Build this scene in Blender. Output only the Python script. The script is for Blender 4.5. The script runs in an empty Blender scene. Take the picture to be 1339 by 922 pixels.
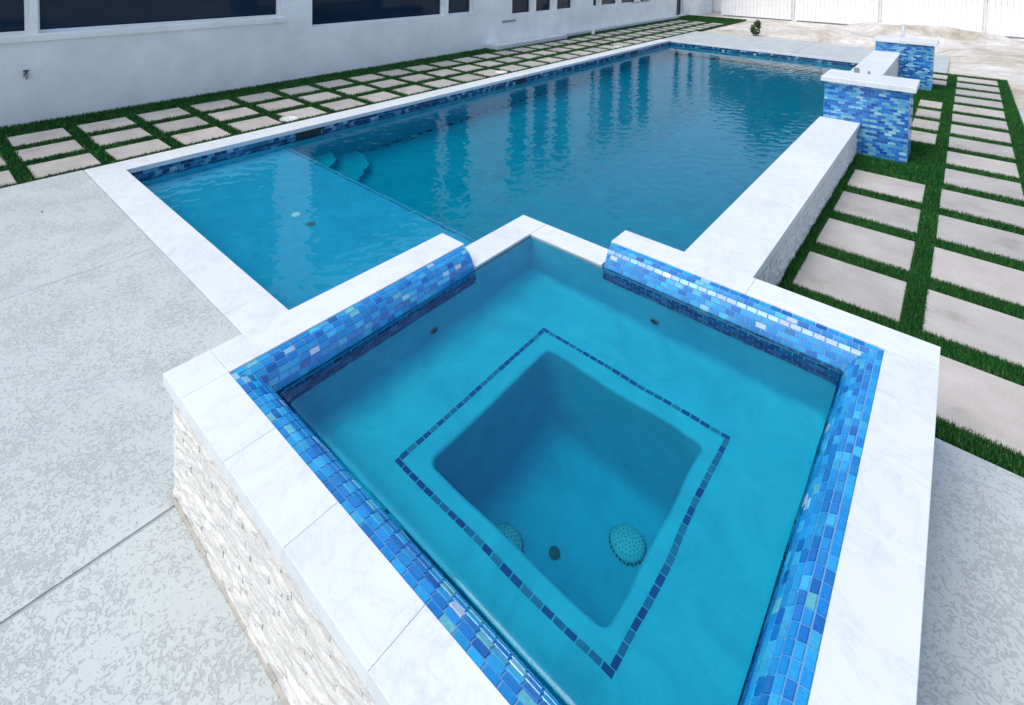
import bpy, math, random
import numpy as np
from mathutils import Vector, Matrix

random.seed(7)
rng = np.random.default_rng(7)
scene = bpy.context.scene
C = scene.collection

# ------------------------------------------------------------------ camera
CAM = Vector((2.4082, -0.7723, 2.2816))
F_PX, PX, PY = 711.617, 620.995, -17.308          # calibrated on a 1339 x 922 frame
pit, yaw, roll = 0.0473, -0.7340, 0.0177
fw = Vector((math.sin(yaw) * math.cos(pit), math.cos(yaw) * math.cos(pit), -math.sin(pit)))
rt = Vector((math.cos(yaw), -math.sin(yaw), 0))
up = rt.cross(fw)
rt2 = rt * math.cos(roll) + up * math.sin(roll)
up2 = -rt * math.sin(roll) + up * math.cos(roll)
cam_data = bpy.data.cameras.new('camera')
cam = bpy.data.objects.new('camera', cam_data)
C.objects.link(cam)
M3 = Matrix((rt2, up2, -fw)).transposed()
cam.matrix_world = Matrix.Translation(CAM) @ M3.to_4x4()
cam_data.sensor_width = 36
cam_data.sensor_fit = 'HORIZONTAL'
cam_data.lens = F_PX / 1339 * 36
cam_data.shift_x = (669.5 - PX) / 1339
cam_data.shift_y = (PY - 461) / 1339
cam_data.clip_start = 0.05
cam_data.clip_end = 600
scene.camera = cam

# ------------------------------------------------------------------ sky and sun
SUN_EL, SUN_DIR = 60, (-0.33, -0.94)               # soft light from over the near end of the house
world = bpy.data.worlds.new('World')
scene.world = world
world.use_nodes = True
wn = world.node_tree
bg = wn.nodes['Background']
sky = wn.nodes.new('ShaderNodeTexSky')
sky.sky_type = 'NISHITA'
sky.sun_disc = False
sky.sun_elevation = math.radians(SUN_EL)
sky.sun_rotation = math.atan2(SUN_DIR[0], SUN_DIR[1])
sky.air_density = 1.0
sky.dust_density = 2.2
sky.ozone_density = 0.1
wn.links.new(sky.outputs[0], bg.inputs[0])
bg.inputs[1].default_value = 0.13
sun = bpy.data.objects.new('sun', bpy.data.lights.new('sun', 'SUN'))
C.objects.link(sun)
sun.data.energy = 1.1
sun.data.angle = math.radians(34)
sun.data.color = (1.0, 0.955, 0.85)
d = Vector((SUN_DIR[0], SUN_DIR[1], 0)).normalized() * math.cos(math.radians(SUN_EL))
d.z = math.sin(math.radians(SUN_EL))
sun.rotation_euler = d.to_track_quat('Z', 'Y').to_euler()
vs = scene.view_settings
vs.view_transform = 'Standard'
vs.look = 'None'
vs.exposure = 0.82
vs.gamma = 1.0
vs.use_curve_mapping = False
cy = scene.cycles
cy.use_denoising = True
cy.max_bounces = 12
cy.diffuse_bounces = 4
cy.glossy_bounces = 4
cy.transmission_bounces = 8
cy.transparent_max_bounces = 8
cy.caustics_refractive = True
cy.caustics_reflective = True
cy.blur_glossy = 0.3
cy.sample_clamp_indirect = 25

# ------------------------------------------------------------------ helpers
def put(name, me, mat=None, parent=None, kind=None, label=None, cat=None, group=None):
    o = bpy.data.objects.new(name, me)
    C.objects.link(o)
    if mat is not None and me is not None and not me.materials:
        me.materials.append(mat)
    if parent is not None:
        o.parent = parent
    tag(o, kind, label, cat, group)
    return o

def tag(o, kind=None, label=None, cat=None, group=None):
    if kind: o['kind'] = kind
    if label: o['label'] = label
    if cat: o['category'] = cat
    if group: o['group'] = group
    return o

def empty(name, loc=(0, 0, 0), **k):
    o = bpy.data.objects.new(name, None)
    o.empty_display_size = 0.2
    C.objects.link(o)
    o.location = loc
    return tag(o, **k)

def mesh(name, v, f, smooth=False):
    me = bpy.data.meshes.new(name)
    me.from_pydata([tuple(map(float, p)) for p in v], [], [tuple(map(int, q)) for q in f])
    if smooth:
        me.shade_smooth()
    me.update()
    return me

class MB:
    """collects boxes, prisms and quads of ONE part"""
    def __init__(s): s.v, s.f = [], []
    def add(s, v, f):
        o = len(s.v); s.v += [tuple(p) for p in v]; s.f += [tuple(i + o for i in q) for q in f]; return s
    def box(s, a, b, bev=0.0):
        v, f = box_vf(a, b, bev); return s.add(v, f)
    def quad(s, *p): return s.add(p, [(0, 1, 2, 3)])
    def cyl(s, c, r, h, n=20, r2=None):
        r2 = r if r2 is None else r2
        v = [(c[0] + r * math.cos(t), c[1] + r * math.sin(t), c[2]) for t in np.linspace(0, 2 * math.pi, n, False)]
        v += [(c[0] + r2 * math.cos(t), c[1] + r2 * math.sin(t), c[2] + h) for t in np.linspace(0, 2 * math.pi, n, False)]
        f = [(i, (i + 1) % n, n + (i + 1) % n, n + i) for i in range(n)] + [tuple(range(n, 2 * n)), tuple(range(n - 1, -1, -1))]
        return s.add(v, f)
    def build(s, name, mat, parent=None, smooth=False, **k):
        return put(name, mesh(name, s.v, s.f, smooth), mat, parent, **k)

def box_vf(a, b, bev=0.0):
    (x0, y0, z0), (x1, y1, z1) = a, b
    if bev <= 0:
        v = [(x0, y0, z0), (x1, y0, z0), (x1, y1, z0), (x0, y1, z0), (x0, y0, z1), (x1, y0, z1), (x1, y1, z1), (x0, y1, z1)]
        f = [(3, 2, 1, 0), (4, 5, 6, 7), (0, 1, 5, 4), (1, 2, 6, 5), (2, 3, 7, 6), (3, 0, 4, 7)]
        return v, f
    e = bev                                        # top edges eased
    v = [(x0, y0, z0), (x1, y0, z0), (x1, y1, z0), (x0, y1, z0),
         (x0, y0, z1 - e), (x1, y0, z1 - e), (x1, y1, z1 - e), (x0, y1, z1 - e),
         (x0 + e, y0 + e, z1), (x1 - e, y0 + e, z1), (x1 - e, y1 - e, z1), (x0 + e, y1 - e, z1)]
    f = [(3, 2, 1, 0), (8, 9, 10, 11)]
    for i in range(4):
        j = (i + 1) % 4
        f += [(i, j, 4 + j, 4 + i), (4 + i, 4 + j, 8 + j, 8 + i)]
    return v, f

def cells(xs, ys, inside, z, thick=0.0):
    """a flat sheet (or slab) on a grid with the cells left out where inside() is true"""
    m = MB()
    for i in range(len(xs) - 1):
        for j in range(len(ys) - 1):
            cx, cyy = (xs[i] + xs[i + 1]) / 2, (ys[j] + ys[j + 1]) / 2
            if inside(cx, cyy): continue
            if thick: m.box((xs[i], ys[j], z - thick), (xs[i + 1], ys[j + 1], z))
            else: m.quad((xs[i], ys[j], z), (xs[i + 1], ys[j], z), (xs[i + 1], ys[j + 1], z), (xs[i], ys[j + 1], z))
    return m

# ------------------------------------------------------------------ materials
def newmat(name):
    m = bpy.data.materials.new(name); m.use_nodes = True
    nt = m.node_tree
    return m, nt, nt.nodes['Principled BSDF']

def N(nt, t, **k):
    n = nt.nodes.new('ShaderNode' + t)
    for a, b in k.items():
        if a.startswith('i_'):
            key = a[2:].replace('_', ' ')
            n.inputs[int(key) if key.isdigit() else key].default_value = b
        else: setattr(n, a, b)
    return n

def L(nt, a, b): nt.links.new(a, b)

def ramp(nt, stops, interp='LINEAR'):
    r = N(nt, 'ValToRGB'); cr = r.color_ramp; cr.interpolation = interp
    while len(cr.elements) < len(stops): cr.elements.new(0.5)
    for e, (p, c) in zip(cr.elements, stops):
        e.position = p; e.color = (*c, 1) if len(c) == 3 else c
    return r

def pos(nt):
    return N(nt, 'NewGeometry').outputs['Position']

def noise(nt, scale, detail=4, rough=0.55, vec=None, dist=0.0):
    n = N(nt, 'TexNoise'); n.inputs['Scale'].default_value = scale; n.inputs['Detail'].default_value = detail
    n.inputs['Roughness'].default_value = rough; n.inputs['Distortion'].default_value = dist
    if vec is not None: L(nt, vec, n.inputs['Vector'])
    return n

def bump(nt, h, dist, strength=1.0):
    b = N(nt, 'Bump'); b.inputs['Distance'].default_value = dist; b.inputs['Strength'].default_value = strength
    L(nt, h, b.inputs['Height']); return b

def simple(name, col, rough=0.6, var=0.12, scale=6.0, bumpd=0.0, bscale=60, spec=0.5, metal=0.0):
    m, nt, p = newmat(name)
    g = pos(nt); n = noise(nt, scale, 5, 0.6, g)
    lo = tuple(c * (1 - var) for c in col); hi = tuple(min(1, c * (1 + var)) for c in col)
    r = ramp(nt, [(0.3, lo), (0.7, hi)]); L(nt, n.outputs[0], r.inputs[0]); L(nt, r.outputs[0], p.inputs['Base Color'])
    p.inputs['Roughness'].default_value = rough; p.inputs['Metallic'].default_value = metal
    p.inputs['Specular IOR Level'].default_value = spec
    if bumpd:
        b = bump(nt, noise(nt, bscale, 4, 0.6, g).outputs[0], bumpd); L(nt, b.outputs[0], p.inputs['Normal'])
    return m

def mat_marble():
    m, nt, p = newmat('white_marble')
    g = pos(nt)
    oi = N(nt, 'ObjectInfo')
    off = N(nt, 'VectorMath', operation='ADD')
    sc = N(nt, 'VectorMath', operation='SCALE'); sc.inputs['Scale'].default_value = 9.0
    cmb = N(nt, 'CombineXYZ'); L(nt, oi.outputs['Random'], cmb.inputs[0]); L(nt, oi.outputs['Random'], cmb.inputs[1])
    L(nt, cmb.outputs[0], sc.inputs[0]); L(nt, g, off.inputs[0]); L(nt, sc.outputs[0], off.inputs[1])
    n1 = noise(nt, 2.2, 7, 0.62, off.outputs[0], 1.6)
    vein = N(nt, 'Math', operation='ABSOLUTE'); sub = N(nt, 'Math', operation='SUBTRACT'); sub.inputs[1].default_value = 0.5
    L(nt, n1.outputs[0], sub.inputs[0]); L(nt, sub.outputs[0], vein.inputs[0])
    r1 = ramp(nt, [(0.0, (0.63, 0.675, 0.70)), (0.02, (0.68, 0.72, 0.74)), (0.09, (0.70, 0.74, 0.755))])
    L(nt, vein.outputs[0], r1.inputs[0])
    n2 = noise(nt, 1.3, 5, 0.6, g); r2 = ramp(nt, [(0.35, (0.94, 0.95, 0.96)), (0.62, (1, 1, 1))]); L(nt, n2.outputs[0], r2.inputs[0])
    mx = N(nt, 'MixRGB', blend_type='MULTIPLY'); mx.inputs[0].default_value = 1
    L(nt, r1.outputs[0], mx.inputs[1]); L(nt, r2.outputs[0], mx.inputs[2])
    # each stone a hair lighter or darker
    r3 = ramp(nt, [(0, (0.955, 0.96, 0.965)), (1, (1, 1, 1))]); L(nt, oi.outputs['Random'], r3.inputs[0])
    mx2 = N(nt, 'MixRGB', blend_type='MULTIPLY'); mx2.inputs[0].default_value = 1
    L(nt, mx.outputs[0], mx2.inputs[1]); L(nt, r3.outputs[0], mx2.inputs[2])
    n5 = noise(nt, 2.4, 6, 0.6, g, 1.2); r5 = ramp(nt, [(0.585, (1, 1, 1)), (0.60, (0.93, 0.935, 0.94)), (0.66, (0.975, 0.975, 0.98))]); L(nt, n5.outputs[0], r5.inputs[0])
    mx3 = N(nt, 'MixRGB', blend_type='MULTIPLY'); mx3.inputs[0].default_value = 1
    L(nt, mx2.outputs[0], mx3.inputs[1]); L(nt, r5.outputs[0], mx3.inputs[2])
    L(nt, mx3.outputs[0], p.inputs['Base Color'])
    p.inputs['Roughness'].default_value = 0.5
    b = bump(nt, noise(nt, 90, 4, 0.6, g).outputs[0], 0.0008); L(nt, b.outputs[0], p.inputs['Normal'])
    return m

def mat_deck():
    """knock-down textured concrete: raised smooth islands over a rougher, darker skim"""
    m, nt, p = newmat('knockdown_concrete')
    g = pos(nt)
    n1 = noise(nt, 44, 3.0, 0.6, g, 1.5)
    n2 = noise(nt, 3.2, 3, 0.5, g)
    ad = N(nt, 'Math', operation='MULTIPLY_ADD'); ad.inputs[1].default_value = 0.42; L(nt, n2.outputs[0], ad.inputs[0]); L(nt, n1.outputs[0], ad.inputs[2])
    isl = ramp(nt, [(0.62, (0, 0, 0)), (0.68, (1, 1, 1))]); L(nt, ad.outputs[0], isl.inputs[0])
    n3 = noise(nt, 160, 3, 0.6, g)
    lo = ramp(nt, [(0.3, (0.355, 0.39, 0.40)), (0.7, (0.425, 0.46, 0.47))]); L(nt, n3.outputs[0], lo.inputs[0])
    n4 = noise(nt, 0.9, 5, 0.6, g)
    hi = ramp(nt, [(0.25, (0.445, 0.495, 0.50)), (0.7, (0.50, 0.55, 0.55))]); L(nt, n4.outputs[0], hi.inputs[0])
    mx = N(nt, 'MixRGB'); L(nt, isl.outputs[0], mx.inputs[0]); L(nt, lo.outputs[0], mx.inputs[1]); L(nt, hi.outputs[0], mx.inputs[2])
    L(nt, mx.outputs[0], p.inputs['Base Color']); p.inputs['Roughness'].default_value = 0.75
    hs = N(nt, 'Math', operation='MULTIPLY_ADD'); hs.inputs[1].default_value = 0.12; L(nt, n3.outputs[0], hs.inputs[0]); L(nt, isl.outputs[0], hs.inputs[2])
    b = bump(nt, hs.outputs[0], 0.003, 0.6); L(nt, b.outputs[0], p.inputs['Normal'])
    return m

def mat_paver():
    m, nt, p = newmat('concrete_paver')
    g = pos(nt); oi = N(nt, 'ObjectInfo')
    n1 = noise(nt, 3, 5, 0.6, g); n2 = noise(nt, 120, 3, 0.6, g)
    r1 = ramp(nt, [(0.28, (0.37, 0.35, 0.315)), (0.42, (0.465, 0.44, 0.41)), (0.6, (0.515, 0.49, 0.46)), (0.75, (0.57, 0.55, 0.525))]); L(nt, n1.outputs[0], r1.inputs[0])
    r2 = ramp(nt, [(0.25, (0.86, 0.86, 0.86)), (0.7, (1.04, 1.04, 1.04))]); L(nt, n2.outputs[0], r2.inputs[0])
    r3 = ramp(nt, [(0, (0.80, 0.81, 0.82)), (1, (1.02, 1.0, 0.985))]); L(nt, oi.outputs['Random'], r3.inputs[0])
    a = N(nt, 'MixRGB', blend_type='MULTIPLY'); a.inputs[0].default_value = 1; L(nt, r1.outputs[0], a.inputs[1]); L(nt, r2.outputs[0], a.inputs[2])
    c = N(nt, 'MixRGB', blend_type='MULTIPLY'); c.inputs[0].default_value = 1; L(nt, a.outputs[0], c.inputs[1]); L(nt, r3.outputs[0], c.inputs[2])
    L(nt, c.outputs[0], p.inputs['Base Color']); p.inputs['Roughness'].default_value = 0.85
    b = bump(nt, n2.outputs[0], 0.0015); L(nt, b.outputs[0], p.inputs['Normal'])
    return m

def mat_veneer():
    m, nt, p = newmat('split_face_stone')
    g = pos(nt); oi = N(nt, 'NewGeometry')
    n1 = noise(nt, 22, 6, 0.65, g, 0.6)
    r1 = ramp(nt, [(0.25, (0.62, 0.61, 0.575)), (0.5, (0.715, 0.71, 0.68)), (0.75, (0.755, 0.75, 0.73))]); L(nt, n1.outputs[0], r1.inputs[0])
    L(nt, r1.outputs[0], p.inputs['Base Color']); p.inputs['Roughness'].default_value = 0.8
    b = bump(nt, noise(nt, 75, 6, 0.7, g).outputs[0], 0.008); L(nt, b.outputs[0], p.inputs['Normal'])
    return m

def mat_tile(name, attr=False, wet=False):
    """iridescent glass mosaic; the colour of a tile comes from the tile itself"""
    m, nt, p = newmat(name)
    if attr:
        src = N(nt, 'Attribute'); src.attribute_name = 'tint'; col = src.outputs['Color']
    else:
        col = N(nt, 'ObjectInfo').outputs['Color']
    g = pos(nt)
    st = N(nt, 'VectorMath', operation='MULTIPLY'); st.inputs[1].default_value = (1, 1, 2.2); L(nt, g, st.inputs[0])
    n = noise(nt, 38, 5, 0.65, st.outputs[0], 2.2)
    r = ramp(nt, [(0.30, (0.75, 0.80, 0.88)), (0.5, (1, 1, 1)), (0.72, (1.2, 1.15, 1.08))]); L(nt, n.outputs[0], r.inputs[0])
    mx = N(nt, 'MixRGB', blend_type='MULTIPLY'); mx.inputs[0].default_value = 1; L(nt, col, mx.inputs[1]); L(nt, r.outputs[0], mx.inputs[2])
    L(nt, mx.outputs[0], p.inputs['Base Color'])
    p.inputs['Roughness'].default_value = 0.16
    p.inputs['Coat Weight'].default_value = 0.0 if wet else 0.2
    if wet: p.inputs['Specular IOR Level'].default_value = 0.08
    p.inputs['Coat Roughness'].default_value = 0.05
    b = bump(nt, noise(nt, 30, 2, 0.5, g).outputs[0], 0.0015); L(nt, b.outputs[0], p.inputs['Normal'])
    return m

def mat_plaster(name, c0, c1, c2):
    m, nt, p = newmat(name)
    g = pos(nt)
    n1 = noise(nt, 3.2, 8, 0.66, g, 1.2)
    r1 = ramp(nt, [(0.30, c0), (0.5, c1), (0.75, c2)]); L(nt, n1.outputs[0], r1.inputs[0])
    n2 = noise(nt, 300, 2, 0.5, g); r2 = ramp(nt, [(0.3, (0.9, 0.92, 0.93)), (0.7, (1, 1, 1))]); L(nt, n2.outputs[0], r2.inputs[0])
    a = N(nt, 'MixRGB', blend_type='MULTIPLY'); a.inputs[0].default_value = 1; L(nt, r1.outputs[0], a.inputs[1]); L(nt, r2.outputs[0], a.inputs[2])
    L(nt, a.outputs[0], p.inputs['Base Color']); p.inputs['Roughness'].default_value = 0.8
    return m

def mat_water(name, bscale, bdist):
    m = bpy.data.materials.new(name); m.use_nodes = True
    nt = m.node_tree; nt.nodes.clear()
    out = N(nt, 'OutputMaterial'); gl = N(nt, 'BsdfGlass')
    gl.inputs['IOR'].default_value = 1.333; gl.inputs['Roughness'].default_value = 0.0
    gl.inputs['Color'].default_value = (1, 1, 1, 1)
    if bdist:
        g = pos(nt)
        b = bump(nt, noise(nt, bscale, 3, 0.5, g, 0.4).outputs[0], bdist, 0.6); L(nt, b.outputs[0], gl.inputs['Normal'])
    L(nt, gl.outputs[0], out.inputs['Surface'])
    ab = N(nt, 'VolumeAbsorption'); ab.inputs['Color'].default_value = (0.0, 0.83, 0.89, 1); ab.inputs['Density'].default_value = 1.65
    L(nt, ab.outputs[0], out.inputs['Volume'])
    return m

def mat_turf(name, island):
    m, nt, p = newmat(name)
    g = N(nt, 'NewGeometry')
    if island:
        r = ramp(nt, [(0, (0.008, 0.055, 0.014)), (0.45, (0.015, 0.11, 0.024)), (0.78, (0.032, 0.18, 0.034)), (0.93, (0.075, 0.21, 0.05)), (1, (0.17, 0.18, 0.07))])
        L(nt, g.outputs['Random Per Island'], r.inputs[0])
        n = noise(nt, 1.4, 3, 0.5, g.outputs['Position']); r2 = ramp(nt, [(0.3, (0.75, 0.8, 0.8)), (0.7, (1.15, 1.15, 1.1))]); L(nt, n.outputs[0], r2.inputs[0])
        a = N(nt, 'MixRGB', blend_type='MULTIPLY'); a.inputs[0].default_value = 1; L(nt, r.outputs[0], a.inputs[1]); L(nt, r2.outputs[0], a.inputs[2])
        L(nt, a.outputs[0], p.inputs['Base Color'])
    else:
        n = noise(nt, 60, 4, 0.6, g.outputs['Position']); r = ramp(nt, [(0.3, (0.005, 0.022, 0.008)), (0.7, (0.012, 0.055, 0.015))])
        L(nt, n.outputs[0], r.inputs[0]); L(nt, r.outputs[0], p.inputs['Base Color'])
    p.inputs['Roughness'].default_value = 0.6
    p.inputs['Specular IOR Level'].default_value = 0.12
    return m

def mat_dirt():
    m, nt, p = newmat('sandy_ground')
    g = pos(nt)
    n1 = noise(nt, 0.55, 8, 0.68, g, 0.5); n2 = noise(nt, 5, 6, 0.65, g)
    r1 = ramp(nt, [(0.30, (0.33, 0.285, 0.215)), (0.44, (0.54, 0.50, 0.43)), (0.58, (0.70, 0.685, 0.655))]); L(nt, n1.outputs[0], r1.inputs[0])
    r2 = ramp(nt, [(0.3, (0.72, 0.70, 0.66)), (0.6, (1, 1, 1))]); L(nt, n2.outputs[0], r2.inputs[0])
    a = N(nt, 'MixRGB', blend_type='MULTIPLY'); a.inputs[0].default_value = 1; L(nt, r1.outputs[0], a.inputs[1]); L(nt, r2.outputs[0], a.inputs[2])
    L(nt, a.outputs[0], p.inputs['Base Color']); p.inputs['Roughness'].default_value = 0.95
    b = bump(nt, n2.outputs[0], 0.05); L(nt, b.outputs[0], p.inputs['Normal'])
    return m

MARBLE = mat_marble(); DECK = mat_deck(); PAVER = mat_paver(); VENEER = mat_veneer()
TILE = mat_tile('glass_tile'); TILE_A = mat_tile('glass_tile_mosaic', True); TILE_W = mat_tile('submerged_shaded_tile', True, True)
PLASTER = mat_plaster('pool_plaster', (0.024, 0.62, 0.74), (0.032, 0.73, 0.83), (0.048, 0.80, 0.88))
PLASTER_H = mat_plaster('shelf_plaster', (0.016, 0.37, 0.60), (0.022, 0.43, 0.68), (0.034, 0.50, 0.75))
PLASTER_S = mat_plaster('spa_plaster', (0.034, 0.54, 0.73), (0.045, 0.63, 0.81), (0.065, 0.72, 0.88))
WATER_P = mat_water('pool_water', 16, 0.0); WATER_S = mat_water('spa_water', 7, 0.0)
BLADE = mat_turf('turf_blade', True); TURF = mat_turf('turf_backing', False)
DIRT = mat_dirt()
GROUT = simple('pale_blue_grout', (0.13, 0.30, 0.50), 0.7, 0.1, 30)
MORTAR = simple('mortar', (0.50, 0.48, 0.45), 0.9, 0.1, 20, 0.002)
STUCCO = simple('stucco', (0.84, 0.865, 0.85), 0.85, 0.09, 1.4, 0.006, 70)
FRAME = simple('white_frame', (0.74, 0.76, 0.77), 0.45, 0.03)
PANE = simple('dark_glass', (0.008, 0.022, 0.046), 0.05, 0.2, 0.6, spec=0.18)
ROOF = simple('roof_shingle', (0.10, 0.10, 0.11), 0.85, 0.3, 9, 0.01, 40)
CONC = simple('smooth_concrete', (0.60, 0.62, 0.64), 0.75, 0.07, 2.2, 0.001, 80)
PLASTIC = simple('white_plastic', (0.78, 0.80, 0.80), 0.4, 0.03)
METAL = simple('grey_metal', (0.30, 0.31, 0.32), 0.4, 0.15, 20, metal=0.6)
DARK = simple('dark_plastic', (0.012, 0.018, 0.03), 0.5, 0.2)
JOINT = simple('grey_joint', (0.33, 0.36, 0.37), 0.9, 0.15, 20)
SLOT = simple('grey_slot', (0.10, 0.17, 0.20), 0.6, 0.2)
TAN = simple('tan_bead', (0.42, 0.41, 0.38), 0.9, 0.2, 25, 0.003, 60)
FENCE = simple('white_fence', (0.86, 0.86, 0.85), 0.6, 0.05, 3)
LEAF = simple('leaf', (0.045, 0.085, 0.03), 0.6, 0.5, 0.8)
BARK = simple('bark', (0.08, 0.06, 0.045), 0.9, 0.3, 12, 0.01)

# ------------------------------------------------------------------ measures
H = 0.5432                    # top of the spa coping
W, D, CS = 2.3975, 2.4876, 0.190
HW = 0.436                    # weir top
XL, Y0, YF, CW = -4.4123, 0.6775, 15.25, 0.305
XI, YI = XL + CW, Y0 + CW     # inner edge of the pool coping
ZP, ZS = -0.14, 0.425         # water levels of pool and spa
XW0, XW1 = 1.105, 1.526       # raised wall
YP = 7.29                     # front of the first pillar
G = 0.004

# ------------------------------------------------------------------ ground
def in_hole(x, y):
    return (-4.3 < x < 1.5 and 0.8 < y < 15.4) or (0.05 < x < 2.35 and 0.05 < y < 2.47)
gx = [-150, -4.3, 0.05, 1.5, 2.35, 150]; gy = [-60, 0.05, 0.8, 2.47, 15.4, 220]
cells(gx, gy, in_hole, -0.06).build('ground', DIRT, kind='structure')

# deck panels with open joints between them
deck = empty('pool_deck', kind='structure')
def panel(x0, x1, y0, y1, name='deck_panel'):
    MB().box((x0, y0, -0.10), (x1, y1, 0.0), 0.004).build(name, DECK, deck)
panel(-4.44, -2.204, -7, Y0 - G)
cells([-2.196, 0.03, 0.062], [-7, 0.03, Y0 - G], lambda x, y: x > 0.03 and y > 0.03, 0.0, 0.1).build('deck_panel', DECK, deck)
MB().box((-2.204, -7, -.1), (-2.196, Y0 - G, -.006)).build('joint_filler', JOINT, deck)
MB().box((0.062, -7, -.1), (0.076, 0.026, -.006)).build('joint_filler', JOINT, deck)
panel(0.076, 3.4, -7, 0.026)
panel(3.406, 8.0, -7, 0.026)
panel(W - 0.03, 3.4, 0.032, 2.655)
panel(3.406, 8.0, 0.032, 2.655)
panel(XL, -0.9, YF + 0.03, 18.2); panel(-0.892, 2.19, YF + 0.03, 18.2); panel(1.44, 2.19, 14.93, YF + 0.022)
panel(3.14, 6.2, 2.66, 7.2); panel(3.14, 6.2, 7.21, 11.8)

# ------------------------------------------------------------------ turf with pavers
def blades(name, parent, rects, holes, dens, hgt, wid):
    P = []
    for (x0, y0, x1, y1) in rects:
        n = int((x1 - x0) * (y1 - y0) * dens)
        P.append(np.stack([rng.uniform(x0, x1, n), rng.uniform(y0, y1, n)], 1))
    P = np.concatenate(P); keep = np.ones(len(P), bool)
    for (x0, y0, x1, y1) in holes:
        keep &= ~((P[:, 0] > x0) & (P[:, 0] < x1) & (P[:, 1] > y0) & (P[:, 1] < y1))
    P = P[keep]; n = len(P)
    a = rng.uniform(0, 2 * math.pi, n); hh = hgt * rng.uniform(0.75, 1.1, n); w = wid * rng.uniform(0.7, 1.3, n)
    lean = rng.normal(0, 0.26, (n, 2)) * hh[:, None]
    dx = np.cos(a) * w / 2; dy = np.sin(a) * w / 2
    z0 = np.full(n, -0.012)
    v = np.empty((n, 3, 3))
    v[:, 0] = np.stack([P[:, 0] - dx, P[:, 1] - dy, z0], 1)
    v[:, 1] = np.stack([P[:, 0] + dx, P[:, 1] + dy, z0], 1)
    v[:, 2] = np.stack([P[:, 0] + lean[:, 0], P[:, 1] + lean[:, 1], z0 + hh], 1)
    me = bpy.data.meshes.new(name)
    me.vertices.add(n * 3); me.vertices.foreach_set('co', v.reshape(-1).astype(np.float32))
    me.loops.add(n * 3); me.loops.foreach_set('vertex_index', np.arange(n * 3, dtype=np.int32))
    me.polygons.add(n); me.polygons.foreach_set('loop_start', np.arange(0, n * 3, 3, dtype=np.int32))
    me.update(calc_edges=True)
    return put(name, me, BLADE, parent, kind='stuff')

def paver_mesh(w, l, t=0.035):
    v, f = box_vf((-w / 2, -l / 2, -t), (w / 2, l / 2, 0), 0.004); return mesh('paver', v, f)

turf_r = empty('turf_right', kind='structure')
MB().box((1.50, 2.662, -0.05), (3.135, 14.92, -0.012)).build('turf_backing', TURF, turf_r)
pv = paver_mesh(0.615, 0.60); pvn = paver_mesh(0.30, 0.60)
rects_r = []
for k in range(-1, 14):
    ya = 3.62 + 0.803 * k; yb = ya + 0.60
    for col in (0, 1):
        if col == 0:
            if k == -1 or k in (4, 5) or k in (10, 11): continue
            nar = k > 5
            xc = 2.06 if nar else 1.885
            me = pvn if nar else pv
        else:
            xc = 2.615 + 0.004 * k; me = pv; nar = False
        o = put('paver', me, PAVER, turf_r)
        o.location = (xc + random.uniform(-.006, .006), (ya + yb) / 2 + random.uniform(-.008, .008), 0.004)
        o.rotation_euler.z = random.uniform(-.006, .006)
        hwid = 0.15 if nar else 0.3075
        rects_r.append((xc - hwid, ya, xc + hwid, yb))
hole_r = rects_r + [(1.14, 7.28, 1.99, 7.84), (1.14, 12.46, 2.02, 13.06)]
blades('turf_blades', turf_r, [(1.505, 2.665, 3.13, 5.2)], hole_r, 34000, 0.036, 0.0050)
blades('turf_blades', turf_r, [(1.505, 5.2, 3.13, 14.92)], hole_r, 12000, 0.038, 0.008)

turf_l = empty('turf_left', kind='structure')
MB().box((-6.85, -7, -0.05), (XL - 0.004, Y0, -0.012)).box((-6.85, Y0, -0.05), (XL - 0.004, 24.0, -0.012)).build('turf_backing', TURF, turf_l)
pvl = paver_mesh(0.47, 0.565)
hole_l = [(-4.45, -7, -4.40, Y0 - 0.001)]
for k in range(-3, 30):
    ya = 0.29 + 0.71 * k
    for xc in (-4.73, -5.39, -6.05):
        if xc == -6.05 and ya > 9.3: pass
        o = put('paver', pvl, PAVER, turf_l)
        o.location = (xc + random.uniform(-.01, .01), ya + 0.2825 + random.uniform(-.01, .01), 0.004)
        o.rotation_euler.z = random.uniform(-.01, .01)
        hole_l.append((xc - 0.235, ya, xc + 0.235, ya + 0.565))
blades('turf_blades', turf_l, [(-6.84, -1.5, XL - 0.01, 6)], hole_l, 5000, 0.042, 0.012)
blades('turf_blades', turf_l, [(-6.84, 6, XL - 0.01, 24)], hole_l, 2200, 0.042, 0.02)

# ------------------------------------------------------------------ swimming pool
pool = empty('swimming_pool', (XI, YI, 0), label='long rectangular blue pool with white coping beside the house', cat='pool')
PO = Matrix.Translation((-XI, -YI, 0))
def child(o, parent, base):
    o.location = Vector(o.location) - Vector(base); return o
PB = (XI, YI, 0)
XR, YS, ZSH, ZF = 1.14, 2.88, -0.375, -1.40     # right wall face, shelf end, shelf level, floor
xl, yn, yf = XI - 0.02, YI - 0.02, YF + 0.02   # plaster faces just under the coping
m = MB()
def wall(m, a, b, z0, z1):     # vertical quad from a to b
    m.quad((a[0], a[1], z0), (b[0], b[1], z0), (b[0], b[1], z1), (a[0], a[1], z1))
wall(m, (xl, yn), (xl, yf), ZF, -0.045); wall(m, (xl, yf), (XR, yf), ZF, -0.045); wall(m, (XR, yf), (XR, D - .03), ZF, 0.33)
wall(m, (XR, D - 0.03), (0.03, D - 0.03), ZF, 0.29); wall(m, (0.03, D - 0.03), (0.03, yn), ZF, 0.29); wall(m, (0.03, yn), (xl, yn), ZF, -0.045)
m.quad((xl, YS, ZF), (XR, YS, ZF), (XR, yf, ZF - .35), (xl, yf, ZF - .35))
child(m.build('shell', PLASTER, pool), pool, PB)
m = MB()
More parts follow.
